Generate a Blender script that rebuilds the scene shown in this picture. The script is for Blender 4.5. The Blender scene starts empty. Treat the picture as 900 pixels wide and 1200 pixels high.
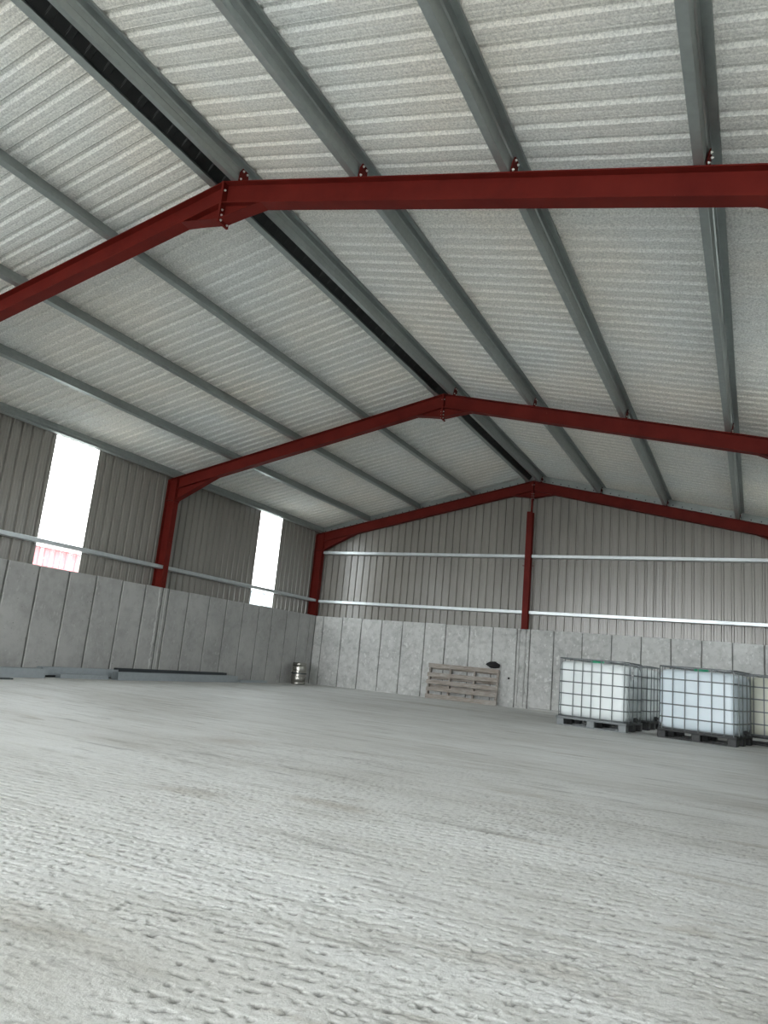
import bpy, math, random
import numpy as np
from mathutils import Vector, Matrix

random.seed(7)
RNG = np.random.default_rng(11)
S = bpy.context.scene
COL = S.collection

# ------------------------------------------------------------------ camera
def rot_axes(yaw, pitch, roll):
    cy, sy = math.cos(yaw), math.sin(yaw); cp, sp = math.cos(pitch), math.sin(pitch)
    f = Vector((sy*cp, cy*cp, sp)); r = Vector((cy, -sy, 0)); u = r.cross(f)
    c, s = math.cos(roll), math.sin(roll)
    return c*r - s*u, s*r + c*u, f
CAM = Vector((10.9955, 7.1086, 0.7855))
r_, u_, f_ = rot_axes(-0.4852, 0.2035, -0.0938)
cam_d = bpy.data.cameras.new('camera'); cam = bpy.data.objects.new('camera', cam_d); COL.objects.link(cam)
cam.matrix_world = Matrix(((r_.x, u_.x, -f_.x, CAM.x), (r_.y, u_.y, -f_.y, CAM.y), (r_.z, u_.z, -f_.z, CAM.z), (0, 0, 0, 1)))
cam_d.sensor_fit = 'VERTICAL'; cam_d.sensor_height = 36; cam_d.sensor_width = 27
cam_d.lens = 843.93/1200*36
cam_d.clip_start = 0.05; cam_d.clip_end = 400
S.camera = cam

# ------------------------------------------------------------------ world: flat overcast sky
W = bpy.data.worlds.new('overcast_sky'); S.world = W; W.use_nodes = True
wn = W.node_tree.nodes; wl = W.node_tree.links
bg = wn['Background']; bg.inputs['Strength'].default_value = 1.0
tc = wn.new('ShaderNodeTexCoord'); sx = wn.new('ShaderNodeSeparateXYZ'); cr = wn.new('ShaderNodeValToRGB')
wl.new(tc.outputs['Generated'], sx.inputs[0]); wl.new(sx.outputs['Z'], cr.inputs[0]); wl.new(cr.outputs[0], bg.inputs[0])
cr.color_ramp.elements[0].position = 0.0; cr.color_ramp.elements[0].color = (0.95, 0.98, 1.0, 1)
cr.color_ramp.elements[1].position = 1.0; cr.color_ramp.elements[1].color = (1.05, 1.10, 1.14, 1)

# ------------------------------------------------------------------ main sizes (metres)
H = 6.092; D = 24.318; HE = 4.189; HA = 5.541; SL = (HA-HE)/H; WX = 0.095; WT = 1.85
FY = [D, D-5.995, D-12.117, D-18.15, 0.25]     # frame positions, back to front
Y0 = 0.1; CLX = -0.20; CLY = D+0.17; TH = math.atan(SL)
WIN = [(15.43, 16.43), (21.64, 22.62), (9.4, 10.4), (3.4, 4.4)]

S.view_settings.view_transform = 'Standard'; S.view_settings.look = 'None'
S.view_settings.gamma = 1; S.view_settings.use_curve_mapping = False
S.view_settings.exposure = 3.72

def portal(name, loc, rot, sx_, sy_):
    l = bpy.data.lights.new(name, 'AREA'); l.shape = 'RECTANGLE'; l.size = sx_; l.size_y = sy_
    l.cycles.is_portal = True
    o = bpy.data.objects.new(name, l); o.location = loc; o.rotation_euler = rot; COL.objects.link(o)
portal('sky_portal_front', (H, Y0-0.25, 2.1), (math.pi/2, 0, 0), 12.6, 4.5)
for k, (a, b) in enumerate(WIN):
    portal('sky_portal_window', (CLX-0.06, (a+b)/2, 3.0), (0, -math.pi/2, 0), 2.5, b-a)

# ------------------------------------------------------------------ materials
def new_mat(name):
    m = bpy.data.materials.new(name); m.use_nodes = True
    n = m.node_tree.nodes; l = m.node_tree.links; b = n['Principled BSDF']
    return m, n, l, b
def noise(n, l, scale, detail=4, rough=.55, vec=None, dist=0):
    t = n.new('ShaderNodeTexNoise'); t.inputs['Scale'].default_value = scale
    t.inputs['Detail'].default_value = detail; t.inputs['Roughness'].default_value = rough
    t.inputs['Distortion'].default_value = dist
    if vec is not None: l.new(vec, t.inputs['Vector'])
    return t
def ramp(n, l, src, stops):
    r = n.new('ShaderNodeValToRGB'); l.new(src, r.inputs[0])
    e = r.color_ramp.elements
    while len(e) < len(stops): e.new(0.5)
    for i, (p, c) in enumerate(stops):
        e[i].position = p; e[i].color = (*c, 1) if len(c) == 3 else c
    return r
def mix(n, l, fac, a, b, mode='MIX'):
    x = n.new('ShaderNodeMix'); x.data_type = 'RGBA'; x.blend_type = mode
    for sock, v in ((0, fac), (6, a), (7, b)):
        if hasattr(v, 'type') or hasattr(v, 'is_linked'): l.new(v, x.inputs[sock])
        elif sock == 0: x.inputs[0].default_value = v
        else: x.inputs[sock].default_value = (*v, 1)
    return x.outputs[2]
def bump(n, l, b, h, strength, dist, prev=None):
    x = n.new('ShaderNodeBump'); x.inputs['Strength'].default_value = strength; x.inputs['Distance'].default_value = dist
    l.new(h, x.inputs['Height'])
    if prev is not None: l.new(prev, x.inputs['Normal'])
    if b is not None: l.new(x.outputs[0], b.inputs['Normal'])
    return x.outputs[0]
def geo(n): return n.new('ShaderNodeNewGeometry').outputs['Position']
def mapping(n, l, vec, scale=(1, 1, 1), rot=(0, 0, 0)):
    m = n.new('ShaderNodeMapping'); m.inputs['Scale'].default_value = scale; m.inputs['Rotation'].default_value = rot
    l.new(vec, m.inputs['Vector']); return m.outputs[0]

def simple(name, col, rough=.5, metal=0., var=.12, vscale=6, bmp=0., bscale=80, spec=.5, tex='object'):
    m, n, l, b = new_mat(name)
    v = n.new('ShaderNodeTexCoord').outputs['Object']
    t = noise(n, l, vscale, 5, .6, v)
    lo = tuple(c*(1-var) for c in col); hi = tuple(min(1, c*(1+var)) for c in col)
    r = ramp(n, l, t.outputs['Fac'], [(.3, lo), (.7, hi)])
    l.new(r.outputs[0], b.inputs['Base Color'])
    b.inputs['Roughness'].default_value = rough; b.inputs['Metallic'].default_value = metal
    b.inputs['Specular IOR Level'].default_value = spec
    if bmp: bump(n, l, b, noise(n, l, bscale, 4, .6, v).outputs['Fac'], bmp, .004)
    return m

def mat_galv(name, col, rough=.42, metal=.55):
    m, n, l, b = new_mat(name)
    v = n.new('ShaderNodeTexCoord').outputs['Object']
    t = noise(n, l, 14, 3, .6, v); t2 = noise(n, l, 1.3, 4, .6, v)
    r = ramp(n, l, t.outputs['Fac'], [(.35, tuple(c*.86 for c in col)), (.65, col)])
    c = mix(n, l, .35, r.outputs[0], ramp(n, l, t2.outputs['Fac'], [(.3, tuple(x*.7 for x in col)), (.7, tuple(x*1.15 for x in col))]).outputs[0])
    l.new(c, b.inputs['Base Color']); b.inputs['Metallic'].default_value = metal
    rr = ramp(n, l, t2.outputs['Fac'], [(.3, (rough-.08,)*3), (.7, (rough+.12,)*3)]); l.new(rr.outputs[0], b.inputs['Roughness'])
    return m

def mat_fleece():
    # anti-drip felt on the underside of the roof sheets: mottled pale grey felt
    m, n, l, b = new_mat('felt_backed_sheet')
    p = geo(n)
    t = noise(n, l, 55, 3, .75, p); t2 = noise(n, l, .55, 3, .5, p); t3 = noise(n, l, 140, 2, .5, p)
    a = ramp(n, l, t.outputs['Fac'], [(.36, (.53, .525, .505)), (.5, (.725, .715, .68)), (.64, (.88, .865, .82))])
    w = ramp(n, l, t2.outputs['Fac'], [(.35, (.92, .96, .98)), (.65, (1.0, .98, .94))])
    c = mix(n, l, 1.0, a.outputs[0], w.outputs[0], 'MULTIPLY')
    s = ramp(n, l, t3.outputs['Fac'], [(.3, (.82,)*3), (.6, (1,)*3)])
    c = mix(n, l, .7, c, s.outputs[0], 'MULTIPLY')
    l.new(c, b.inputs['Base Color']); b.inputs['Roughness'].default_value = .75
    b.inputs['Specular IOR Level'].default_value = .3
    bump(n, l, b, t.outputs['Fac'], .35, .003)
    return m

def mat_wall_concrete(name, base, pitted=1.0, mott=.80, pg=.5, pale_k=1.04):
    m, n, l, b = new_mat(name)
    p = geo(n)
    big = noise(n, l, 1.1, 5, .6, p); mid = noise(n, l, 7, 5, .65, p, .3); fine = noise(n, l, 60, 4, .6, p)
    r = ramp(n, l, big.outputs['Fac'], [(.3, tuple(c*.82 for c in base)), (.55, base), (.75, tuple(c*1.12 for c in base))])
    r2 = ramp(n, l, mid.outputs['Fac'], [(.3, (mott, mott, mott-.01)), (.55, (1, 1, 1)), (.75, (1.0, 1.0, 1.0))])
    c = mix(n, l, .75, r.outputs[0], r2.outputs[0], 'MULTIPLY')
    sc = noise(n, l, 18, 3, .5, mapping(n, l, p, (1, 1, .6)))
    pale = ramp(n, l, sc.outputs['Fac'], [(.60, (0, 0, 0)), (.68, (1, 1, 1))])
    c = mix(n, l, pale.outputs[0], c, tuple(min(1, x*pale_k) for x in base))
    vo = n.new('ShaderNodeTexVoronoi'); vo.inputs['Scale'].default_value = 11; l.new(p, vo.inputs['Vector'])
    pit = ramp(n, l, vo.outputs['Distance'], [(.06, (1, 1, 1)), (.13, (0, 0, 0))])
    wh = noise(n, l, 2.3, 2, .5, p); gate = ramp(n, l, wh.outputs['Fac'], [(pg, (0, 0, 0)), (pg+.1, (1, 1, 1))])
    pf = mix(n, l, 1.0, pit.outputs[0], gate.outputs[0], 'MULTIPLY')
    c = mix(n, l, pf, c, tuple(x*.5 for x in base))
    # drip-like mottling low down and near the top edge (dried slurry)
    l.new(c, b.inputs['Base Color']); b.inputs['Roughness'].default_value = .8; b.inputs['Specular IOR Level'].default_value = .3
    nb = bump(n, l, None, mid.outputs['Fac'], .4*pitted, .01)
    bump(n, l, b, fine.outputs['Fac'], .35, .004, nb)
    return m

def mat_floor():
    m, n, l, b = new_mat('raked_concrete_floor')
    p = geo(n)
    st = mapping(n, l, p, (.55, 1.9, 1), (0, 0, -.15))
    big = noise(n, l, .55, 6, .62, st, .4); mid = noise(n, l, 2.2, 6, .65, st, .5); fine = noise(n, l, 45, 5, .7, p)
    base = ramp(n, l, big.outputs['Fac'], [(.28, (.58, .575, .545)), (.48, (.70, .705, .69)), (.68, (.77, .78, .77))])
    md = ramp(n, l, mid.outputs['Fac'], [(.30, (.80, .79, .76)), (.47, (.97, .97, .96)), (.62, (1, 1, 1))])
    c = mix(n, l, .85, base.outputs[0], md.outputs[0], 'MULTIPLY')
    # thin brown and grey smears
    sm = noise(n, l, 1.6, 5, .6, mapping(n, l, p, (.45, 2.6, 1), (0, 0, -.35)), .8)
    smr = ramp(n, l, sm.outputs['Fac'], [(.60, (0, 0, 0)), (.68, (.38,)*3)])
    c = mix(n, l, smr.outputs[0], c, (.34, .30, .235))
    sd = noise(n, l, 3.1, 5, .65, mapping(n, l, p, (.35, 3.4, 1), (0, 0, .12)), .6)
    sdr = ramp(n, l, sd.outputs['Fac'], [(.59, (0, 0, 0)), (.66, (.5,)*3)])
    s3 = noise(n, l, 4.2, 6, .72, mapping(n, l, p, (.35, 2.4, 1), (0, 0, -.22)), .5)
    s3r = ramp(n, l, s3.outputs['Fac'], [(.34, (.74, .735, .715)), (.46, (.97, .97, .96)), (.60, (1, 1, 1)), (.72, (1.08, 1.08, 1.08))])
    c = mix(n, l, .9, c, s3r.outputs[0], 'MULTIPLY')
    c = mix(n, l, sdr.outputs[0], c, (.27, .265, .25))
    # one wet-looking brown spot on the slab and a lot of pale specks
    for (cx, cy, rx, ry, col) in ((8.95, 10.72, .30, .10, (.30, .25, .18)), (5.2, 21.2, 1.2, .35, (.36, .32, .24)), (7.0, 12.3, .3, .25, (.40, .36, .31))):
        sub = n.new('ShaderNodeVectorMath'); sub.operation = 'SUBTRACT'; sub.inputs[1].default_value = (cx, cy, 0); l.new(p, sub.inputs[0])
        sc = n.new('ShaderNodeVectorMath'); sc.operation = 'MULTIPLY'; sc.inputs[1].default_value = (1/rx, 1/ry, 0); l.new(sub.outputs[0], sc.inputs[0])
        ln = n.new('ShaderNodeVectorMath'); ln.operation = 'LENGTH'; l.new(sc.outputs[0], ln.inputs[0])
        wob = noise(n, l, 6, 4, .7, p)
        ad = n.new('ShaderNodeMath'); ad.operation = 'MULTIPLY_ADD'; l.new(wob.outputs['Fac'], ad.inputs[0]); ad.inputs[1].default_value = 1.8; l.new(ln.outputs['Value'], ad.inputs[2])
        rr = ramp(n, l, ad.outputs[0], [(.75/2.2, (1, 1, 1)), (1.0, (0, 0, 0))])
        dv = n.new('ShaderNodeMath'); dv.operation = 'DIVIDE'; l.new(ad.outputs[0], dv.inputs[0]); dv.inputs[1].default_value = 2.2
        l.new(dv.outputs[0], rr.inputs[0])
        mm = n.new('ShaderNodeMath'); mm.operation = 'MULTIPLY'; l.new(rr.outputs[0], mm.inputs[0]); mm.inputs[1].default_value = .65
        c = mix(n, l, mm.outputs[0], c, col)
    fr = ramp(n, l, fine.outputs['Fac'], [(.30, (.80, .80, .79)), (.5, (1, 1, 1)), (.7, (1.0, 1.0, 1.0))])
    c = mix(n, l, .8, c, fr.outputs[0], 'MULTIPLY')
    l.new(c, b.inputs['Base Color'])
    rg = ramp(n, l, mid.outputs['Fac'], [(.35, (.5,)*3), (.65, (.72,)*3)]); l.new(rg.outputs[0], b.inputs['Roughness'])
    b.inputs['Specular IOR Level'].default_value = .45
    sp = noise(n, l, 150, 3, .8, p); spr = ramp(n, l, sp.outputs['Fac'], [(.36, (.72, .72, .71)), (.46, (1, 1, 1)), (.60, (1, 1, 1)), (.70, (1.12, 1.12, 1.12))])
    c = mix(n, l, .85, c, spr.outputs[0], 'MULTIPLY')
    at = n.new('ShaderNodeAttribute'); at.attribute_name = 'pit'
    c = mix(n, l, at.outputs['Fac'], c, (.21, .207, .195))  # shade inside the pits painted into the base colour
    l.new(c, b.inputs['Base Color'])
    grit = noise(n, l, 75, 5, .75, p)
    nb = bump(n, l, None, grit.outputs['Fac'], .6, .005)
    bump(n, l, b, noise(n, l, 210, 3, .7, p).outputs['Fac'], .4, .0025, nb)
    return m

def mat_red():
    m, n, l, b = new_mat('red_oxide_paint')
    v = geo(n)
    t = noise(n, l, 3, 4, .6, v); t2 = noise(n, l, 26, 3, .6, mapping(n, l, v, (1, 1, .3)))
    r = ramp(n, l, t.outputs['Fac'], [(.3, (.098, .009, .0065)), (.7, (.140, .0145, .010))])
    sc = ramp(n, l, t2.outputs['Fac'], [(.74, (0, 0, 0)), (.78, (.5,)*3)])
    c = mix(n, l, sc.outputs[0], r.outputs[0], (.30, .10, .075))
    l.new(c, b.inputs['Base Color']); b.inputs['Roughness'].default_value = .6; b.inputs['Specular IOR Level'].default_value = .14
    return m

def mat_clad():
    m, n, l, b = new_mat('cream_cladding_sheet')
    p = geo(n)
    t = noise(n, l, 1.2, 4, .6, mapping(n, l, p, (1, 1, .25))); t2 = noise(n, l, 40, 3, .6, p)
    r = ramp(n, l, t.outputs['Fac'], [(.3, (.215, .203, .18)), (.7, (.265, .252, .226))])
    f = ramp(n, l, t2.outputs['Fac'], [(.3, (.93,)*3), (.6, (1,)*3)])
    c = mix(n, l, .6, r.outputs[0], f.outputs[0], 'MULTIPLY')
    l.new(c, b.inputs['Base Color']); b.inputs['Roughness'].default_value = .25; b.inputs['Specular IOR Level'].default_value = .6
    return m

def mat_clear():
    m, n, l, b = new_mat('clear_corrugated_sheet')
    out = n['Material Output']
    tr = n.new('ShaderNodeBsdfTransparent'); tr.inputs[0].default_value = (.93, .96, .96, 1)
    tl = n.new('ShaderNodeBsdfTranslucent'); tl.inputs[0].default_value = (.9, .92, .92, 1)
    gl = n.new('ShaderNodeBsdfGlossy'); gl.inputs['Roughness'].default_value = .15
    p = geo(n); t = noise(n, l, 9, 5, .8, p, .6)
    dirt = ramp(n, l, t.outputs['Fac'], [(.60, (.05,)*3), (.66, (.55,)*3)])
    a = n.new('ShaderNodeMixShader'); l.new(dirt.outputs[0], a.inputs[0]); l.new(tr.outputs[0], a.inputs[1]); l.new(tl.outputs[0], a.inputs[2])
    g = n.new('ShaderNodeMixShader'); g.inputs[0].default_value = .06; l.new(a.outputs[0], g.inputs[1]); l.new(gl.outputs[0], g.inputs[2])
    l.new(g.outputs[0], out.inputs['Surface'])
    return m

def mat_plastic(name, col, trans=.0):
    m, n, l, b = new_mat(name)
    v = n.new('ShaderNodeTexCoord').outputs['Object']
    t = noise(n, l, 3, 3, .5, v)
    r = ramp(n, l, t.outputs['Fac'], [(.3, tuple(c*.93 for c in col)), (.7, col)])
    l.new(r.outputs[0], b.inputs['Base Color']); b.inputs['Roughness'].default_value = .35
    b.inputs['Subsurface Weight'].default_value = .25; b.inputs['Subsurface Radius'].default_value = (.05, .05, .05); b.inputs['Subsurface Scale'].default_value = .5
    return m

def mat_wood():
    m, n, l, b = new_mat('weathered_pallet_wood')
    v = n.new('ShaderNodeTexCoord').outputs['Object']
    t = noise(n, l, 5, 6, .65, mapping(n, l, v, (1, 9, 9)), .5); t2 = noise(n, l, 2, 3, .5, v)
    r = ramp(n, l, t.outputs['Fac'], [(.3, (.20, .165, .135)), (.55, (.35, .325, .295)), (.75, (.47, .43, .38))])
    c = mix(n, l, .5, r.outputs[0], ramp(n, l, t2.outputs['Fac'], [(.35, (.7, .62, .55)), (.6, (1, 1, 1))]).outputs[0], 'MULTIPLY')
    l.new(c, b.inputs['Base Color']); b.inputs['Roughness'].default_value = .85
    bump(n, l, b, t.outputs['Fac'], .5, .004)
    return m

M = dict(
    floor=mat_floor(), fleece=mat_fleece(), red=mat_red(), clad=mat_clad(), clear=mat_clear(), wood=mat_wood(),
    wall=mat_wall_concrete('cast_concrete', (.40, .40, .385)), wall2=mat_wall_concrete('pocked_cast_concrete', (.51, .515, .50), 1.6, .62, .40, 1.16), seam=mat_wall_concrete('rough_concrete_joint', (.17, .17, .16)),
    galv=mat_galv('galvanised_steel', (.37, .405, .395), .40, .70), rail=mat_galv('bright_galvanised_rail', (.58, .62, .63), .33, .6),
    zinc=simple('zinc_bolt', (.62, .62, .58), .4, .6), cage=mat_galv('cage_tube_steel', (.16, .175, .18), .45, .6),
    tank_w=mat_plastic('white_tank_plastic', (.78, .83, .83)), tank_b=mat_plastic('bluish_tank_plastic', (.70, .79, .84)),
    tank_y=mat_plastic('yellowed_tank_plastic', (.70, .71, .60)),
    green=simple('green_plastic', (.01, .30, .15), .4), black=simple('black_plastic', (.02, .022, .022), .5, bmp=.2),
    steelfoot=mat_galv('pallet_steel', (.17, .185, .187), .4, .5), keg=mat_galv('dull_stainless_steel', (.34, .33, .30), .28, .95),
    rag=simple('black_cloth', (.012, .012, .013), .95, bmp=.6, bscale=40), hole=simple('dark_hole', (.01, .01, .01), .9),
    paint_grey=mat_galv('grey_primed_steel', (.38, .42, .44), .45, .3), dark=mat_galv('dark_steel', (.07, .08, .085), .5, .4),
    label=simple('white_label', (.75, .75, .75), .5), ink=simple('printed_ink', (.04, .04, .05), .6),
    yard=simple('yard_gravel', (.24, .235, .22), .9, vscale=2, bmp=.5, bscale=12),
    redshed=simple('red_sheet_outside', (.38, .050, .058), .5, vscale=2), paleshed=simple('pale_sheet_outside', (.30, .35, .37), .5),
    leaf=simple('hedge_leaf', (.08, .14, .05), .7),
)

# ------------------------------------------------------------------ mesh helpers
class MB:
    def __init__(s): s.v = []; s.f = []
    def add(s, vs, fs):
        o = len(s.v); s.v += [tuple(map(float, v)) for v in vs]; s.f += [tuple(i+o for i in f) for f in fs]; return s
    def box(s, x0, x1, y0, y1, z0, z1):
        return s.add([(x0,y0,z0),(x1,y0,z0),(x1,y1,z0),(x0,y1,z0),(x0,y0,z1),(x1,y0,z1),(x1,y1,z1),(x0,y1,z1)],
                     [(3,2,1,0),(4,5,6,7),(0,1,5,4),(1,2,6,5),(2,3,7,6),(3,0,4,7)])
    def cbox(s, x0, x1, y0, y1, z0, z1, c):
        """box with chamfered edges"""
        P = []
        for (a0, a1, b0, b1, z) in ((x0+c,x1-c,y0+c,y1-c,z0),(x0,x1,y0,y1,z0+c),(x0,x1,y0,y1,z1-c),(x0+c,x1-c,y0+c,y1-c,z1)):
            k = c if z in (z0+c, z1-c) else 0
            P.append([(a0+k,b0,z),(a1-k,b0,z),(a1,b0+k,z),(a1,b1-k,z),(a1-k,b1,z),(a0+k,b1,z),(a0,b1-k,z),(a0,b0+k,z)] if k else
                     [(a0,b0,z),(a1,b0,z),(a1,b0,z),(a1,b1,z),(a1,b1,z),(a0,b1,z),(a0,b1,z),(a0,b0,z)])
        return s.rings(P, True)
    def rings(s, P, cap=False, closed=True):
        n = len(P[0]); vs = [p for r in P for p in r]; fs = []
        for i in range(len(P)-1):
            for j in range(n if closed else n-1):
                a = i*n+j; b = i*n+(j+1) % n; fs.append((a, b, b+n, a+n))
        if cap: fs.append(tuple(reversed(range(n)))); fs.append(tuple((len(P)-1)*n+j for j in range(n)))
        return s.add(vs, fs)
    def poly(s, pts, y0, y1):
        """extrude an (x,z) polygon along y"""
        return s.rings([[(x, y0, z) for x, z in pts], [(x, y1, z) for x, z in pts]], True)
    def tube(s, pts, r, n=6, closed=False):
        pts = [Vector(p) for p in pts]; R = []; m = len(pts)
        for i, p in enumerate(pts):
            if closed: d = pts[(i+1) % m]-pts[i-1]
            else: d = pts[min(i+1, m-1)]-pts[max(i-1, 0)]
            d.normalize(); a = Vector((0, 0, 1)) if abs(d.z) < .9 else Vector((1, 0, 0))
            u = d.cross(a).normalized(); w = u.cross(d)
            R.append([tuple(p+r*(math.cos(2*math.pi*(k+.5)/n)*u+math.sin(2*math.pi*(k+.5)/n)*w)) for k in range(n)])
        if closed: R.append(R[0])
        return s.rings(R, not closed)
    def lathe(s, prof, cx=0, cy=0, n=28):
        return s.rings([[(cx+r*math.cos(2*math.pi*k/n), cy+r*math.sin(2*math.pi*k/n), z) for k in range(n)] for r, z in prof], True)
    def mesh(s, name, mat, smooth=False):
        me = bpy.data.meshes.new(name); me.from_pydata(s.v, [], s.f)
        me.materials.append(mat); me.validate()
        import bmesh
        b = bmesh.new(); b.from_mesh(me); bmesh.ops.remove_doubles(b, verts=b.verts, dist=1e-6)
        bmesh.ops.recalc_face_normals(b, faces=b.faces); b.to_mesh(me); b.free()
        if smooth:
            me.polygons.foreach_set('use_smooth', [True]*len(me.polygons)); me.set_sharp_from_angle(angle=math.radians(38))
        return me
def link(name, data, parent=None, loc=(0, 0, 0), rot=(0, 0, 0)):
    o = bpy.data.objects.new(name, data); COL.objects.link(o); o.parent = parent; o.location = loc; o.rotation_euler = rot
    return o
def part(name, mb, mat, parent=None, loc=(0, 0, 0), smooth=False, label=None, kind=None):
    o = link(name, mb.mesh(name, mat, smooth), parent, loc)
    if label: o['label'] = label
    if kind: o['kind'] = kind
    return o
def tag(o, label=None, cat=None, group=None, kind=None):
    for k, v in (('label', label), ('category', cat), ('group', group), ('kind', kind)):
        if v: o[k] = v
    return o
def thing(name, label, cat, loc=(0, 0, 0), rz=0, group=None):
    return tag(link(name, None, None, loc, (0, 0, rz)), label, cat, group)
def struct(name, loc=(0, 0, 0), label=None):
    return tag(link(name, None, None, loc), label, None, None, 'structure')
def copy_tree(o, parent=None):
    c = o.copy(); COL.objects.link(c); c.parent = parent
    for ch in list(o.children): copy_tree(ch, c)
    return c

# ================================================================== FLOOR
def vnoise(x, y, seed):
    """smooth value noise on arrays"""
    r = np.random.default_rng(seed); T = r.random((256, 256))
    xi = np.floor(x).astype(int); yi = np.floor(y).astype(int); fx = x-xi; fy = y-yi
    fx = fx*fx*(3-2*fx); fy = fy*fy*(3-2*fy); g = lambda a, b: T[a % 256, b % 256]
    return (g(xi, yi)*(1-fx)+g(xi+1, yi)*fx)*(1-fy)+(g(xi, yi+1)*(1-fx)+g(xi+1, yi+1)*fx)*fy
def steps(spans):
    out = []
    for a, b, st in spans: out += list(np.linspace(a, b, max(2, int(round((b-a)/st))+1))[:-1])
    return np.array(out+[spans[-1][1]])
gx = steps([(-.15, 6.0, .45), (6.0, 8.1, .025), (8.1, 11.4, .0068), (11.4, 12.35, .04)])
gy = steps([(Y0-.1, 7.6, .5), (7.6, 9.6, .0068), (9.6, 10.8, .009), (10.8, 13.0, .016), (13.0, 14.5, .05), (14.5, D+.25, .45)])
X, Y = np.meshgrid(gx, gy, indexing='ij')
ca, sa = math.cos(.17), math.sin(.17)
U = X*ca+Y*sa; V = -X*sa+Y*ca
ss = lambda a, b, x: (lambda t: t*t*(3-2*t))(np.clip((x-a)/(b-a), 0, 1))
V2 = V+.06*vnoise(U*1.1, V*1.3, 5)+.010*vnoise(U*9, V*7, 6)
line = np.abs(((V2/.060) % 1)-.5)*2                       # 0 on a rake line, 1 between
lm = 1-ss(.25, .60, line)
patch = ss(.28, .56, vnoise(U*.95+3, V*1.25, 9)*.6+vnoise(U*2.3, V*3.1, 10)*.4)
patch2 = ss(.40, .70, vnoise(U*1.9, V*2.7+8, 13)*.6+vnoise(U*5, V*7, 14)*.4)
dash = ss(.57, .67, vnoise(U*52, V*85, 21)*.7+vnoise(U*105, V*120, 23)*.3)
speck = ss(.70, .80, vnoise(U*62, V*72, 22)*.6+vnoise(U*110, V*120, 24)*.4)
near = np.clip((13.5-Y)/2.0, 0, 1)*np.clip((X-6.3)/1.2, 0, 1)*np.clip((12.1-X)/.4, 0, 1)*np.clip((Y-7.5)/.3, 0, 1)
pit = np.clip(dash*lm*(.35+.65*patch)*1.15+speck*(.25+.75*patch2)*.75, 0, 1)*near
crumb = ss(.68, .80, vnoise(U*75+9, V*85, 33)*.6+vnoise(U*140, V*140, 34)*.4)*(.25+.75*np.maximum(patch*lm, patch2))
Z = -.0062*pit+.0024*crumb*near*(1-pit)
Z += (.0010*(vnoise(U*70, V*85, 31)-.5)*(.4+patch2)+.0030*(vnoise(U*5, V*6, 32)-.5))*near
nx, ny = X.shape
co = np.stack([X, Y, Z], -1).reshape(-1, 3)
idx = np.arange(nx*ny).reshape(nx, ny)
q = np.stack([idx[:-1, :-1], idx[1:, :-1], idx[1:, 1:], idx[:-1, 1:]], -1).reshape(-1, 4)
me = bpy.data.meshes.new('floor'); me.vertices.add(len(co)); me.vertices.foreach_set('co', co.ravel())
me.loops.add(q.size); me.loops.foreach_set('vertex_index', q.ravel().astype(np.int32))
me.polygons.add(len(q)); me.polygons.foreach_set('loop_start', np.arange(0, q.size, 4, dtype=np.int32))
me.polygons.foreach_set('loop_total', np.full(len(q), 4, dtype=np.int32))
me.polygons.foreach_set('use_smooth', np.ones(len(q), dtype=bool)); me.update(calc_edges=True)
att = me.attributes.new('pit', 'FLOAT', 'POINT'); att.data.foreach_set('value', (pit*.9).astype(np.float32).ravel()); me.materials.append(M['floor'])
tag(link('floor', me), 'pale grey raked concrete floor with rows of small pits', None, None, 'structure')

# ================================================================== SHEET PROFILES
def rib_profile(w, pitch=.2, h=.032, inv=1, st=.0035, r0=.136, sd=.014):
    """(u, height) across a trapezoidal sheet of width w"""
    P = []; u = 0
    while u < w-1e-6:
        for du, z in ((0, 0), (.040, 0), (.046, st), (.056, st), (.062, 0), (.098, 0), (.104, st), (.114, st), (.120, 0), (r0, 0), (r0+sd, h), (.2-sd, h), (.2, 0)):
            if u+du <= w+1e-6: P.append((u+du, z*inv))
        u += pitch
    out = []
    for p in P:
        if not out or abs(out[-1][0]-p[0]) > 1e-5: out.append(p)
    if out[-1][0] < w-1e-4: out.append((w, 0))
    return out

# ================================================================== CEILING (roof sheets, one part each, 1 m cover)
ceil = struct('ceiling', (H, (Y0+D)/2, HA), 'double pitched roof of ribbed metal sheets with pale mottled felt underside')
ZO = .2070
def roof_sheet_mesh(side):
    P = rib_profile(1.04, h=.025, st=.0012, r0=.122, sd=.024); x_r = .05; x_e = H+.42
    mb = MB(); rows = []
    for x in (x_r, x_e):
        rows.append([(side*x, u, ZO-SL*x+z+.0006*(1-u)) for u, z in P])
    mb.rings(rows, False, False)
    return mb.mesh('roof_sheet', M['fleece'])
for side in (-1, 1):
    me_s = roof_sheet_mesh(side); y = Y0-.2
    while y < D+.3:
        link('roof_sheet', me_s, ceil, (0, y-(Y0+D)/2, 0)); y += 1.0
mb = MB()
rows = []
for y in (Y0-.3-(Y0+D)/2, D+.4-(Y0+D)/2):
    rows.append([(-.30, y, ZO-SL*.30+.036), (0, y, ZO+.045), (.30, y, ZO-SL*.30+.036)])
mb.rings(rows, False, False)
part('ridge_flashing', mb, M['galv'], ceil)
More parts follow.
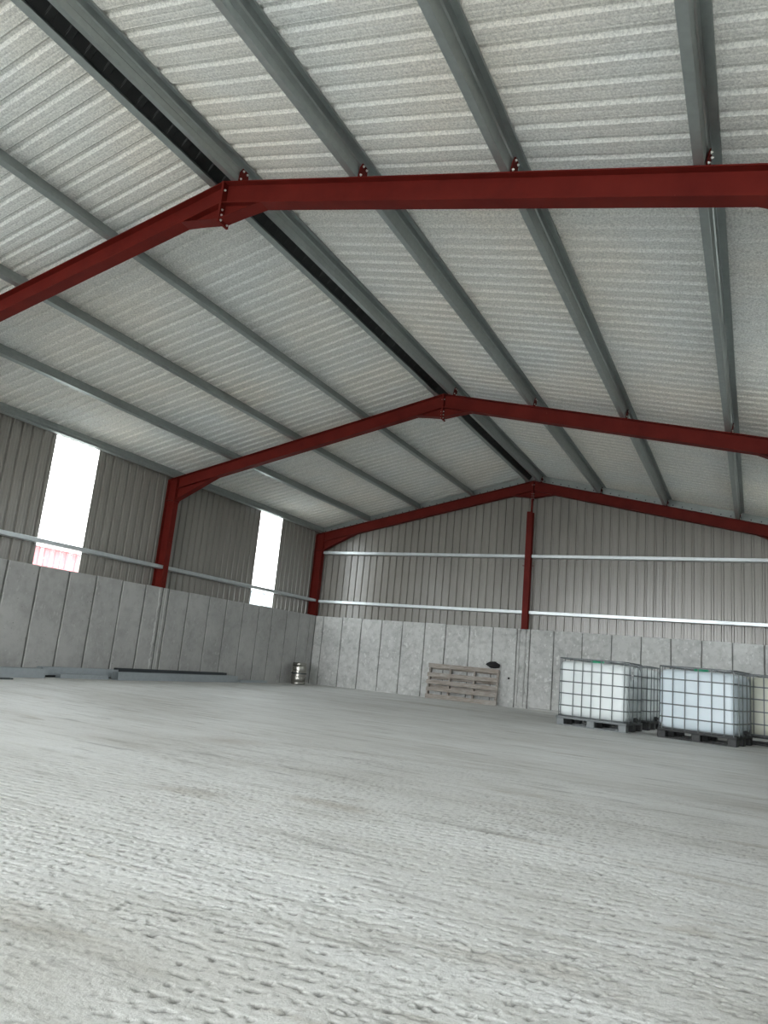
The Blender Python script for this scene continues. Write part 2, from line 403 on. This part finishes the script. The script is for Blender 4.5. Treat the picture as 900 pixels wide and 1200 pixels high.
for s in (-1, 1):          # black strips added as painted shade under the sheet ends at the ridge
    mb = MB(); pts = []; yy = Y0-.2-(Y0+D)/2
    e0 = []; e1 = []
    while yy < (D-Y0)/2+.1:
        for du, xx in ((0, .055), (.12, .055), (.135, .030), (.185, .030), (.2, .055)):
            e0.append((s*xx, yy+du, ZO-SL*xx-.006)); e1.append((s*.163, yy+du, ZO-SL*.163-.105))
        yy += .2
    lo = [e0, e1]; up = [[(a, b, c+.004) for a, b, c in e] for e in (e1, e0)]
    mb.rings(lo+up+[e0], False, False); part('ridge_shade_strip', mb, M['black'], ceil)

# ================================================================== CONCRETE PANELS
def panel_mesh(w, z0, z1, t=.022, rough=.005, seed=0):
    """cast panel in local (u across, -v out of the wall, z); edges slightly ragged"""
    r = random.Random(seed); n = 9; c = .008; mb = MB(); rings = []
    for k in range(n+1):
        z = z0+(z1-z0)*k/n
        a = r.uniform(-rough, rough); b = w+r.uniform(-rough, rough)
        rings.append([(a, 0, z), (a, t-c, z), (a+c, t, z), (b-c, t, z), (b, t-c, z), (b, 0, z)])
    mb.rings(rings, True)
    return mb
def concrete_run(parent, seams, axis, face, z1, base, seedo, g=.012):
    """panels between successive seams; axis 'y': left/right walls, 'x': back wall"""
    for i in range(len(seams)-1):
        a, b = seams[i]+g, seams[i+1]-g
        mb = panel_mesh(b-a, 0.0, z1+random.uniform(-.006, .006), seed=seedo+i)
        if axis == 'x': mb.v = [(a+u, face-v, z) for u, v, z in mb.v]
        else: mb.v = [(face+base*v, a+u, z) for u, v, z in mb.v]
        mb.v = [tuple(Vector(p)-parent.location) for p in mb.v]
        part('concrete_panel', mb, M['wall2'] if axis == 'x' else M['wall'], parent)

T = .022
left = struct('wall_left', (WX, 12, 0), 'low cast concrete wall with pale ribbed cladding above')
mb = MB().box(-.155, WX-T, Y0, D+.15, -.02, WT-.008); mb.v = [tuple(Vector(p)-left.location) for p in mb.v]
part('wall_core', mb, M['seam'], left)
sl_ = [24.05, 23.52, 22.93, 22.27, 21.70, 21.08, 20.44, 19.83, 19.14, 18.54, 18.36, 17.87, 17.26, 16.62, 16.01, 15.39]
while sl_[-1] > Y0+.7: sl_.append(sl_[-1]-.612)
sl_ = [D-.012]+sl_+[Y0]
concrete_run(left, sorted(sl_), 'y', WX-T, WT, 1, 100, .019)
# ragged mortar bead beside the column line
def bead(parent, pts, r0, name='mortar_bead'):
    mb = MB(); R = []
    rr = random.Random(4)
    for p in pts:
        r = r0*rr.uniform(.35, 1.25); p = Vector(p)-parent.location
        R.append([(p.x+r*math.cos(a)*.6, p.y+r*math.sin(a)*1.0, p.z) for a in (0, 1.05, 2.1, 3.14, 4.2, 5.2)])
    mb.rings(R, True); part(name, mb, M['wall'], parent)
bead(left, [(WX+.002, 18.27+.02*random.uniform(-1, 1), z) for z in np.linspace(0, 1.83, 40)], .035)
bead(left, [(WX+.004, 18.45, z) for z in np.linspace(0, 1.83, 30)], .028)

back = struct('wall_back', (H, D, 0), 'cast concrete panels below cream ribbed gable cladding')
BY = D-.011
mb = MB().box(WX, 2*H-WX, BY+T, D+.14, -.02, WT-.008); mb.v = [tuple(Vector(p)-back.location) for p in mb.v]
part('wall_core', mb, M['seam'], back)
sb = [WX, .36, .97, 1.57, 2.18, 2.79, 3.43, 4.01, 4.65, 5.26, 5.87, 6.19, 6.76, 7.42, 8.08, 8.72, 9.34, 9.96, 10.56, 11.16, 11.75, 2*H-WX]
concrete_run(back, sb, 'x', BY+T, WT, -1, 300, .012)
for xx, rr in ((5.94, .030), (6.09, .045)):
    bead(back, [(xx+.006*random.uniform(-1, 1), BY-.004, z) for z in np.linspace(.04, 1.84, 34)], rr)
mb = MB().box(6.25-H, 2*H-WX-H, -.17, -.012, -.004, .035); part('kerb_strip', mb, M['wall'], back)
mb = MB()
hx, hz = 5.72, .66
ring = lambda y, r: [(hx-H+r*math.cos(a), y-D, hz+r*math.sin(a)) for a in np.linspace(0, 2*math.pi, 12, endpoint=False)]
mb.rings([ring(BY-.006, .026), ring(BY-.009, .018), ring(BY-.002, .017), ring(BY-.0015, .001)], True)
part('tie_hole', mb, M['hole'], back)

right = struct('wall_right', (2*H-WX, 12, 0), 'concrete and cladding wall opposite the windows')
mb = MB().box(2*H-WX+T, 2*H+.155, Y0, D+.15, -.02, WT-.008); mb.v = [tuple(Vector(p)-right.location) for p in mb.v]
part('wall_core', mb, M['seam'], right)
sr = [Y0+.61*i for i in range(int((D-Y0)/.61))]+[D-.012]
concrete_run(right, sr, 'y', 2*H-WX+T, WT, -1, 500)

# ================================================================== WALL CLADDING (one part per sheet)
ZT = HE+SL*CLX+ZO-.004
def clad_side(parent, x, out, y0, y1, mat, name):
    P = rib_profile(y1-y0, inv=1); mb = MB()
    rows = [[(out*z, u, zz) for u, z in P] for zz in (WT-.09, ZT)]
    mb.rings(rows, False, False); me_c = mb.mesh(name, mat)
    return link(name, me_c, parent, Vector((x, y0, 0))-parent.location), me_c
def fill_side(parent, x, out, y0, y1):
    y = y0; share = None
    while y < y1-.02:
        w = min(1.0, y1-y)
        if w > .999 and share: link('cladding_sheet', share, parent, Vector((x, y, 0))-parent.location)
        else:
            o, me_c = clad_side(parent, x, out, y, y+w, M['clad'], 'cladding_sheet')
            if w > .999: share = me_c
        y += w
fill_side(left, CLX, -1, Y0, 3.4); fill_side(left, CLX, -1, 4.4, 9.4); fill_side(left, CLX, -1, 10.4, 15.43); fill_side(left, CLX, -1, 16.43, 21.64); fill_side(left, CLX, -1, 22.62, D+.17)
fill_side(right, 2*H-CLX, 1, Y0, 3.4); fill_side(right, 2*H-CLX, 1, 4.4, 9.4); fill_side(right, 2*H-CLX, 1, 10.4, 15.43); fill_side(right, 2*H-CLX, 1, 16.43, 21.64); fill_side(right, 2*H-CLX, 1, 22.62, D+.17)
RW_ADDED = [(3.4, 4.4), (9.4, 10.4), (15.43, 16.43), (21.64, 22.62)]  # windows added out of view to bring more daylight onto the deep floor
for k, (a, b) in enumerate(RW_ADDED):
    w = struct('window_%d' % (k+5), (2*H-CLX, (a+b)/2, WT), 'clear corrugated daylight sheet added in the unseen right wall')
    clad_side(w, 2*H-CLX, 1, a, b, M['clear'], 'clear_sheet')
    portal('sky_portal_window', (2*H-CLX+.06, (a+b)/2, 3.0), (0, math.pi/2, 0), 2.5, b-a)
for k, (a, b) in enumerate(WIN):
    w = struct('window_%d' % (k+1), (CLX, (a+b)/2, WT), ('clear corrugated daylight sheet with a red shed beyond its foot', 'clear corrugated daylight sheet nearer the back corner', 'clear corrugated daylight sheet beside the viewpoint', 'clear corrugated daylight sheet by the open front')[k])
    o, _ = clad_side(w, CLX, -1, a, b, M['clear'], 'clear_sheet')
    for yy in (a-.012, b-.012):
        m_ = MB().box(-.008, .004, yy-w.location.y, yy+.024-w.location.y, -.05, ZT-WT); part('edge_strip', m_, M['clad'], w)
# gable cladding
share = None
x = CLX
while x < 2*H-CLX-.02:
    w = min(1.0, 2*H-CLX-x); P = rib_profile(w); mb = MB()
    top = lambda xx: HA-SL*abs(xx-H)+ZO-.004
    if x < H < x+w: P = sorted(P+[(H-x, 0.0 if True else 0)])
    mb.rings([[(u, z, WT-.09) for u, z in P], [(u, z, top(x+u)) for u, z in P]], False, False)
    part('cladding_sheet', mb, M['clad'], back, Vector((x, CLY, 0))-back.location); x += w
front = struct('wall_front', (H, Y0, 4.3), 'cladding above the wide open front of the hall')
x = CLX
while x < 2*H-CLX-.02:
    w = min(1.0, 2*H-CLX-x); P = rib_profile(w); mb = MB()
    if x < H < x+w: P = sorted(P+[(H-x, 0.0)])
    mb.rings([[(u, -z, 4.3) for u, z in P], [(u, -z, top(x+u)) for u, z in P]], False, False)
    part('cladding_sheet', mb, M['clad'], front, Vector((x, Y0-.02, 0))-front.location); x += w
# galvanised closer plate above the gable rafter with its bolt heads
for s in (-1, 1):
    mb = MB(); pts = [(s*.02, HA+.02), (s*(H+.1), HE+.0), (s*(H+.1), HE+.175), (s*.02, HA+.195)]
    mb.poly(pts, .10, .104); part('verge_plate', mb, M['galv'], back)
    mb = MB()
    for k in range(30):
        xx = .25+k*.2; zz = HA-SL*xx+.075
        mb.box(s*xx-.012, s*xx+.012, .085, .10, zz-.012, zz+.012)
    part('plate_bolts', mb, M['dark'], back, kind='stuff')

# ================================================================== PORTAL FRAMES
def bolt_mesh(mat):
    mb = MB(); R = []
    for y, r in ((0, .012), (-.010, .012), (-.0105, .007), (-.018, .006)):
        R.append([(r*math.cos(a), y, r*math.sin(a)) for a in np.linspace(0, 2*math.pi, 6, endpoint=False)])
    mb.rings(R, True); return mb.mesh('bolt', mat)
BOLT = bolt_mesh(M['zinc']); BOLTR = bolt_mesh(M['red'])
PUR = [.17, 1.63, 3.12, 4.61, 6.10]     # purlin web distance from the ridge
def make_frame():
    root = thing('portal_frame', 'x', 'steel frame', (H, 0, 0))
    hw, tf, dep = .073, .011, .252
    for s in (-1, 1):
        nm = lambda pts: [(s*x, z) for x, z in pts]
        zt = lambda d: HA-SL*d                       # top of rafter at distance d from ridge
        xe = H-.095; xo = H+.155
        # column
        mb = MB()
        mb.box(*sorted((s*(xe-.0), s*(xe+tf))), -hw, hw, WT, zt(xe)-.004)
        mb.box(*sorted((s*(xo-tf), s*xo)), -hw, hw, WT, zt(xo)-.002)
        mb.poly(nm([(xe, WT), (xo, WT), (xo, zt(xo)-.004), (xe, zt(xe)-.004)]), -.004, .004)
        mb.box(*sorted((s*xe, s*xo)), -hw, hw, 3.70, 3.712)
        part('column', mb, M['red'], root)
        # rafter
        mb = MB(); a, b = .012, xo
        mb.poly(nm([(a, zt(a)), (b, zt(b)), (b, zt(b)-tf), (a, zt(a)-tf)]), -hw, hw)
        b2 = xe-.014
        mb.poly(nm([(a, zt(a)-.005), (b2, zt(b2)-.005), (b2, zt(b2)-dep+.004), (a, zt(a)-dep+.004)]), -.004, .004)
        mb.poly(nm([(a, zt(a)-dep), (b2, zt(b2)-dep), (b2, zt(b2)-dep+tf), (a, zt(a)-dep+tf)]), -hw, hw)
        part('rafter', mb, M['red'], root)
        # ridge haunch
        mb = MB(); e = .50
        zb0 = HA-.435
        mb.poly(nm([(a, zt(a)-dep+.002), (e, zt(e)-dep+.002), (a, zb0)]), -.004, .004)
        mb.poly(nm([(a, zb0), (e, zt(e)-dep), (e+.03, zt(e+.03)-dep+.002), (a, zb0+tf)]), -hw, hw)
        part('ridge_haunch', mb, M['red'], root)
        # eaves haunch
        mb = MB(); e = xe-1.02; zb1 = 3.70
        mb.poly(nm([(b2, zt(b2)-dep+.002), (e, zt(e)-dep+.002), (b2, zb1)]), -.004, .004)
        mb.poly(nm([(b2, zb1), (e, zt(e)-dep-.001), (e-.03, zt(e-.03)-dep+.002), (b2, zb1+tf)]), -hw, hw)
        part('eaves_haunch', mb, M['red'], root)
        mb = MB().box(*sorted((s*(xe-.014), s*(xe-.0005))), -.080, .080, 3.665, zt(xe)-.03)
        part('end_plate', mb, M['red'], root)
        mb = MB().box(*sorted((0.0005*s, s*.013)), -.080, .080, HA-.475, HA-.004)
        part('end_plate', mb, M['red'], root)
        for z in (HA-.10, HA-.33, HA-.39, HA-.45):
            for y in (-.05, .05):
                o = link('bolt', BOLT, root, (s*.013, y, z), (0, 0, s*math.pi/2))
        for z in (3.76, 3.86, 4.02):
            for y in (-.05, .05): link('bolt', BOLTR, root, (s*(xe-.014), y, z), (0, 0, -s*math.pi/2))
        # purlin cleats: plates on the downslope face of every purlin web
        for d in PUR[:-1]:
            c = d+.006; t = Vector((s*math.cos(TH), 0, -math.sin(TH))); nrm = Vector((s*math.sin(TH), 0, math.cos(TH)))
            base = Vector((s*c, 0, zt(c)))
            mb = MB(); pts = [(-.055, 0), (.055, 0), (.066, .10), (.045, .155), (-.045, .155), (-.066, .10)]
            mb.rings([[tuple(base+Vector((0, y, 0))+nrm*h+t*k) for y, h in pts] for k in (0, .008)], True)
            part('purlin_cleat', mb, M['red'], root)
            for y, h in ((-.038, .04), (.038, .04), (-.03, .13), (.03, .13)):
                p = base+Vector((0, y, 0))+nrm*h+t*.008
                link('bolt', BOLT, root, p, (0, 0, s*math.pi/2))
    return root
fr = make_frame()
FL = ['red painted portal frame against the back gable wall', 'red painted portal frame in mid hall, between the two bright windows',
      'nearest red painted portal frame crossing the upper part of the view', 'red painted portal frame behind the viewpoint', 'red painted portal frame at the open front end']
for i, y in enumerate(FY):
    o = fr if i == 0 else copy_tree(fr)
    o.location.y = y-(.0 if i else .0); o['label'] = FL[i]; o['group'] = 'portal frames of the hall'

# ================================================================== PURLINS
def purlin_mesh(side, length, name='steel'):
    # section (t downslope, n normal to slope); web on the downslope side, lower flange towards the ridge
    pr = [(-.073, .022), (-.075, .002), (-.073, 0), (-.002, 0), (0, .002), (0, .062), (-.011, .074), (-.011, .126), (0, .138), (0, .198), (.002, .2), (.066, .2), (.068, .198), (.068, .180)]
    t = Vector((side*math.cos(TH), 0, -math.sin(TH))); nrm = Vector((side*math.sin(TH), 0, math.cos(TH)))
    mb = MB(); rows = []
    th = .0022
    inner = []
    for i, p in enumerate(pr):
        a = Vector(pr[max(i-1, 0)]); b = Vector(pr[min(i+1, len(pr)-1)]); d = (b-a).normalized(); inner.append((p[0]-d.y*th, p[1]+d.x*th))
    loop = pr+inner[::-1]
    for y in (0, length): rows.append([tuple(t*a+nrm*b+Vector((0, y, 0))) for a, b in loop])
    mb.rings(rows, True); return mb.mesh('steel_section', M['galv'])
LEN = D+.15-Y0
ordn = ['ridge', 'first', 'second', 'third', 'eaves']
for side, sn in ((-1, 'left'), (1, 'right')):
    me_p = purlin_mesh(side, LEN)
    for i, d in enumerate(PUR):
        lab = {0: 'galvanised steel ridge purlin just %s of the roof ridge' % sn, 4: 'galvanised steel eaves purlin along the top of the %s wall' % sn}.get(
            i, '%s galvanised roof purlin down the %s slope from the ridge' % (ordn[i], sn))
        r = thing('roof_purlin', lab, 'purlin', (H+side*d, Y0, HA-SL*d+.0015), 0, 'galvanised roof purlins')
        link('steel_section', me_p, r)

# ================================================================== GABLE POST AND SHEETING RAILS
gp = thing('gable_post', 'red steel post at the middle of the back gable', 'post', (6.045, D, WT))
mb = MB()
mb.box(-.073, .073, -.075, -.065, 0, 2.90).box(-.073, .073, .065, .075, 0, 2.90).box(-.004, .004, -.068, .068, 0, 2.90)
part('post_shaft', mb, M['red'], gp)
mb = MB().box(-.085, .085, -.085, .085, 0.0, .012); part('base_plate', mb, M['red'], gp)
mb = MB().box(-.012+.02, .02+.02, -.05, .05, 2.89, 3.262); part('top_bracket', mb, M['red'], gp)
for s in (-1, 1):
    mb = MB().box(*sorted((s*.073, s*.13)), -.035, .035, 1.545, 1.552); part('bracket', mb, M['red'], gp)

def rail(x0, x1, y0, y1, z, label, face):
    """C rail; face: unit direction its lipped front looks towards"""
    r = thing('sheeting_rail', label, 'rail', (x0, y0, z), 0, 'sheeting rails along the cladding')
    L = Vector((x1-x0, y1-y0, 0)); f = Vector(face)
    pr = [(-.16, 0), (0, 0), (.004, .004), (.004, .070), (0, .074), (-.16, .074)]
    loop = pr+[(a-(.003 if 0 < i < 5 else 0), b+(.003 if i < 3 else -.003)) for i, (a, b) in enumerate(pr)][::-1]
    mb = MB()
    mb.rings([[tuple(f*a+Vector((0, 0, b-.037))+o) for a, b in loop] for o in (Vector((0, 0, 0)), L)], True)
    part('steel_section', mb, M['rail'], r)
    return r
GY = D+.005
for z, nm in ((3.64, 'upper'), (2.262, 'lower')):
    rail(.11, 5.965, GY, GY, z, '%s galvanised rail on the back gable, left of the red post' % nm, (0, -1, 0))
    rail(6.125, 2*H-.11, GY, GY, z, '%s galvanised rail on the back gable, right of the red post' % nm, (0, -1, 0))
for i, (a, b, lb) in enumerate(((FY[1], FY[0], 'under the window nearer the back corner'), (FY[2], FY[1], 'passing the foot of the larger window'),
                                (FY[3], FY[2], 'on the left wall beside the viewpoint'), (FY[4], FY[3], 'on the left wall by the open front'))):
    rail(.055, .055, a+.015, b-.015, 2.275, 'galvanised rail on the left wall cladding, '+lb, (1, 0, 0))
    if i != 9: rail(2*H-.055, 2*H-.055, a+.015, b-.015, 2.275, 'galvanised rail on the right wall cladding, '+('back bay', 'second bay from the back', 'third bay from the back', 'front bay')[i], (-1, 0, 0))

# ================================================================== TANKS IN CAGES
def rrect(hx, hy, r, z, n=5):
    P = []
    for cx, cy, a0 in ((hx-r, -hy+r, -math.pi/2), (hx-r, hy-r, 0), (-hx+r, hy-r, math.pi/2), (-hx+r, -hy+r, math.pi)):
        for k in range(n+1): a = a0+k*math.pi/2/n; P.append((cx+r*math.cos(a), cy+r*math.sin(a), z))
    return P
def make_tank(label, loc, rz, body, pallet, lid, bars, dx=0, mark=False):
    t = thing('caged_tank', label, 'liquid tank', loc, rz, 'caged bulk liquid tanks by the back wall')
    mb = MB(); R = []
    for z, ins in ((.150, .10), (.160, .05), (.19, .018), (.26, 0), (.36, .0), (.40, .004), (.60, .0), (.80, .0), (.98, .004), (1.04, .014), (1.075, .04), (1.09, .09), (1.097, .2)):
        R.append(rrect(.584-ins, .484-ins, max(.03, .09-ins*.2), z))
    R.append(rrect(.16, .16, .15, 1.098)); mb.rings(R, True); part('plastic_bottle', mb, body, t, smooth=True)
    mb = MB().lathe([(.115, 1.09), (.115, 1.10), (.11, 1.128), (.10, 1.136), (.02, 1.138)]); cap = part('filler_cap', mb, lid, t, (.02, -.27, 0), True)
    # cage hoops
    zs = [.165, .335, .535, .735, .935, 1.135]
    for k, z in enumerate(zs):
        ring = rrect(.592, .492, .10, z, 4)
        part('cage_hoop', MB().tube(ring, .0095 if k < 5 else .011, 6, True), M['cage'], t, smooth=True)
    def bar(x, y):
        part('cage_bar', MB().tube([(x, y, .14), (x, y, 1.135)], .0078, 6), M['cage'], t, smooth=True)
    for f in bars:
        for y in (-.503, .503): bar(-.592+1.184*f, y)
    for f in (.12, .36, .64, .88):
        for x in (-.603, .603): bar(x, -.492+.984*f)
    # top cross bars
    for x in (-.28, .28): part('top_bar', MB().tube([(x, -.50, 1.128), (x, -.25, 1.115), (x, .25, 1.115), (x, .50, 1.128)], .010, 6), M['cage'], t, smooth=True)
    # pallet
    fm = M['steelfoot'] if pallet == 'steel' else M['black']
    mb = MB().box(-.6, .6, -.5, .5, .118, .130)
    for y in (-.5, .47): mb.box(-.6, .6, y, y+.03, .112, .148)
    for x in (-.6, .57): mb.box(x, x+.03, -.5, .5, .112, .148)
    deck = part('pallet_deck', mb, fm if pallet == 'steel' else M['black'], t)
    for i, x in enumerate((-.6, -.07, .46)):
        for j, y in enumerate((-.5, -.07, .36)):
            mb = MB().cbox(x, x+.14, y, y+.14, .0, .118, .012)
            if j == 0:
                for q_ in (.03, .075): mb.box(x+q_, x+q_+.03, y-.004, y, .02, .085)
            part('pallet_foot', mb, M['steelfoot'] if (pallet == 'steel' and j == 0) else M['black'], t)
    for y in (-.5, -.05, .42):
        part('pallet_runner', MB().box(-.59, .59, y, y+.08, 0.001, .018), M['black'] if pallet != 'steel' else M['steelfoot'], t)
    # outlet valve at the foot of the front face on the short side
    mb = MB().tube([(.56, .02, .20), (.62, .02, .20), (.64, .02, .19)], .035, 10); mb.box(.60, .63, -.02, .06, .225, .24)
    part('outlet_valve', mb, M['black'], t)
    if mark:
        o = part('hazard_label', MB().box(.606, .608, -.30, -.16, .86, 1.04), M['label'], t, label='small white printed label')
        mb = MB()
        for zc in (.98, .91):
            for k in range(3): mb.box(.608, .6086, -.275+k*.033, -.262+k*.033, zc-.018, zc+.018)
            mb.box(.608, .6086, -.275, -.19, zc-.028, zc-.024)
        part('label_print', mb, M['ink'], o)
    return t
B1 = (.055, .235, .365, .50, .635, .80, .965); B2 = (.06, .20, .36, .53, .70, .855, .97)
make_tank('white tank in a tube cage on grey metal feet, left front of the group', (8.563, 20.468, 0), -.122, M['tank_w'], 'steel', M['green'], B1, mark=True)
make_tank('bluish white caged tank on a black pallet, right front of the group', (10.248, 20.362, 0), -.21, M['tank_b'], 'black', M['green'], B2)
make_tank('off-white caged tank on a black pallet, standing behind the left front tank', (8.72, 21.93, 0), -.10, M['tank_w'], 'black', M['black'], B2)
make_tank('yellowed caged tank on a black pallet at the right edge of view', (11.33, 21.42, 0), -.12, M['tank_y'], 'black', M['black'], B1)

# ================================================================== WOODEN PALLET LEANING ON THE BACK WALL
pl = thing('wooden_pallet', 'weathered wooden pallet on its edge, leaning against the back concrete wall', 'pallet', (4.61, D-.30, 0))
pl.rotation_euler = (-math.atan2(.13, .86), 0, 0)
# local: x along, z up, y depth (front at -.0)
def plank(x0, x1, y0, y1, z0, z1, nm='slat', tilt=0):
    mb = MB(); n = 6; R = []
    for k in range(n+1):
        x = x0+(x1-x0)*k/n; j = random.uniform(-.005, .005); dz = tilt*(x-x0)
        R.append([(x, y0, z0+j+dz), (x, y1, z0+j+dz), (x, y1, z1+j+dz), (x, y0, z1+j+dz)])
    mb.rings(R, True); return part(nm, mb, M['wood'], pl)
for k, (z0, z1, t) in enumerate(((.002, .112, 0), (.185, .280, .004), (.355, .455, -.006), (.535, .635, .005), (.755, .858, 0))):
    plank(-.92+random.uniform(-.012, .012), .90+random.uniform(-.015, .02), 0, .022, z0, z1, 'slat', t)
for z0, z1 in ((.005, .11), (.25, .35), (.50, .60), (.74, .84)):
    plank(-.91, .90, .122, .142, z0, z1, 'back_slat')
for x in (-.905, -.36, .27, .855):
    mb = MB().cbox(x, x+.045, .023, .121, .0, .85, .004); part('stringer', mb, M['wood'], pl)
bpy.context.view_layer.update()

def blob(name, label, cat, c, r, seed, mat, sq=(1, 1, .6)):
    rr = random.Random(seed); mb = MB(); R = []
    n, m = 14, 9
    for i in range(m+1):
        th = math.pi*i/m; ring = []
        for k in range(n):
            a = 2*math.pi*k/n; q_ = 1+.28*math.sin(3*a+th*2)+rr.uniform(-.22, .22)
            ring.append((r*sq[0]*q_*math.sin(th)*math.cos(a), r*sq[1]*q_*math.sin(th)*math.sin(a), r*sq[2]*(1-math.cos(th))*(1+rr.uniform(-.12, .12))))
        R.append(ring)
    mb.rings(R, True); o = part(name, mb, mat, None, c, True); return tag(o, label, cat)
blob('rag', 'crumpled black rag lying on the top edge of the wooden pallet', 'cloth', (5.36, D-.115, .862), .125, 3, M['rag'], (1.2, .55, .62))

# ================================================================== STEEL KEG
kg = thing('beer_keg', 'dented stainless steel keg standing in the back left corner', 'keg', (.42, 23.28, 0))
prof = [(.150, .0), (.180, .004), (.186, .03), (.183, .055), (.176, .065), (.192, .085), (.195, .15), (.193, .175), (.203, .185), (.203, .205), (.193, .215), (.193, .315),
        (.203, .325), (.203, .345), (.193, .355), (.195, .44), (.188, .465), (.172, .475)]
part('keg_body', MB().lathe(prof+[(.12, .49), (.03, .497)]), M['keg'], kg, smooth=True)
part('top_rim', MB().lathe([(.172, .472), (.184, .485), (.187, .50), (.186, .54), (.180, .548), (.172, .54), (.170, .50), (.160, .476)]), M['keg'], kg, smooth=True)
part('keg_band', MB().lathe([(.196, .262), (.200, .266), (.200, .290), (.196, .294)]), M['dark'], kg, smooth=True)
part('keg_valve', MB().lathe([(.035, .495), (.035, .52), (.02, .525)]), M['dark'], kg, smooth=True)

# ================================================================== SPARE STEEL SECTIONS ALONG THE LEFT WALL
def lying(name, label, a, b, w, h, mat, z=0, lip=True):
    """channel lying open-side up/outwards from a to b (x,y)"""
    a = Vector((*a, z)); b = Vector((*b, z)); L = (b-a).length; ang = math.atan2(b.y-a.y, b.x-a.x)
    t = thing(name, label, 'steel beam', tuple(a), ang, 'spare steel lengths beside the left wall')
    pr = [(-w/2+.03, h), (-w/2, h), (-w/2, 0), (w/2, 0), (w/2, h), (w/2-.03, h)]; k = .004
    inn = [(-w/2+.03, h-k), (-w/2+k, h-k), (-w/2+k, k), (w/2-k, k), (w/2-k, h-k), (w/2-.03, h-k)]
    mb = MB().rings([[(x, y, zz) for y, zz in pr+inn[::-1]] for x in (0, L)], True)
    part('steel_section', mb, mat, t); return t
G = M['paint_grey']
lying('steel_purlin', 'pale grey steel length at the left edge of view, lying in front', (.62, 9.4), (.47, 15.5), .18, .15, G)
lying('flat_bar', 'thin dark steel strip on the floor at the left edge, nearest the room', (1.12, 9.2), (.95, 14.6), .09, .022, M['dark'])
lying('steel_purlin', 'short grey steel length lying low between the others', (.46, 15.84), (.46, 16.88), .13, .07, G)
lying('timber_batten', 'dark batten on the floor propping a grey steel length', (.275, 15.75), (.275, 17.1), .08, .035, M['dark'])
lying('steel_purlin', 'grey steel length stacked against the wall, its dark end raised', (.275, 15.6), (.27, 17.25), .16, .135, G, .036)
lying('steel_purlin', 'longest grey steel length lying in front, reaching towards the keg', (.55, 17.0), (.32, 20.8), .16, .145, G)
lying('steel_purlin', 'dark steel length behind the longest grey one, against the wall', (.180, 17.35), (.165, 20.6), .12, .195, M['dark'])
lying('flat_bar', 'low grey steel length on the floor ending just before the keg', (.33, 20.95), (.24, 22.1), .10, .055, G)

# ================================================================== OUTSIDE
mb = MB().box(-60, 70, -60, 80, -.40, -.06); tag(part('yard_ground', mb, M['yard']), 'pale gravel ground outside the hall', 'ground', None, 'structure')
def shed(name, label, x, y0, y1, h, mat, roofc):
    t = thing(name, label, 'building', (x, (y0+y1)/2, -.06))
    n = int((y1-y0)/.25); P = []
    for k in range(n):
        u = y0+k*.25-(y0+y1)/2
        P += [(0, u), (0, u+.13), (.04, u+.16), (.04, u+.22)]
    mb = MB().rings([[(a, u, 0) for a, u in P]+[(-5, P[-1][1], 0), (-5, P[0][1], 0)], [(a, u, h) for a, u in P]+[(-5, P[-1][1], h), (-5, P[0][1], h)]], True)
    part('ribbed_wall', mb, mat, t)
    mb = MB().poly([(-5.3, h), (.3, h), (-2.5, h+.12)], -(y1-y0)/2-.3, (y1-y0)/2+.3); part('roof', mb, roofc, t); return t
shed('red_shed', 'red ribbed metal shed outside, seen through the foot of the larger window', -14, 20, 32, 4.0, M['redshed'], M['paleshed'])
shed('pale_shed', 'pale ribbed metal shed outside, seen through the farther window', -10, 33.5, 41, 3.5, M['paleshed'], M['paleshed'])
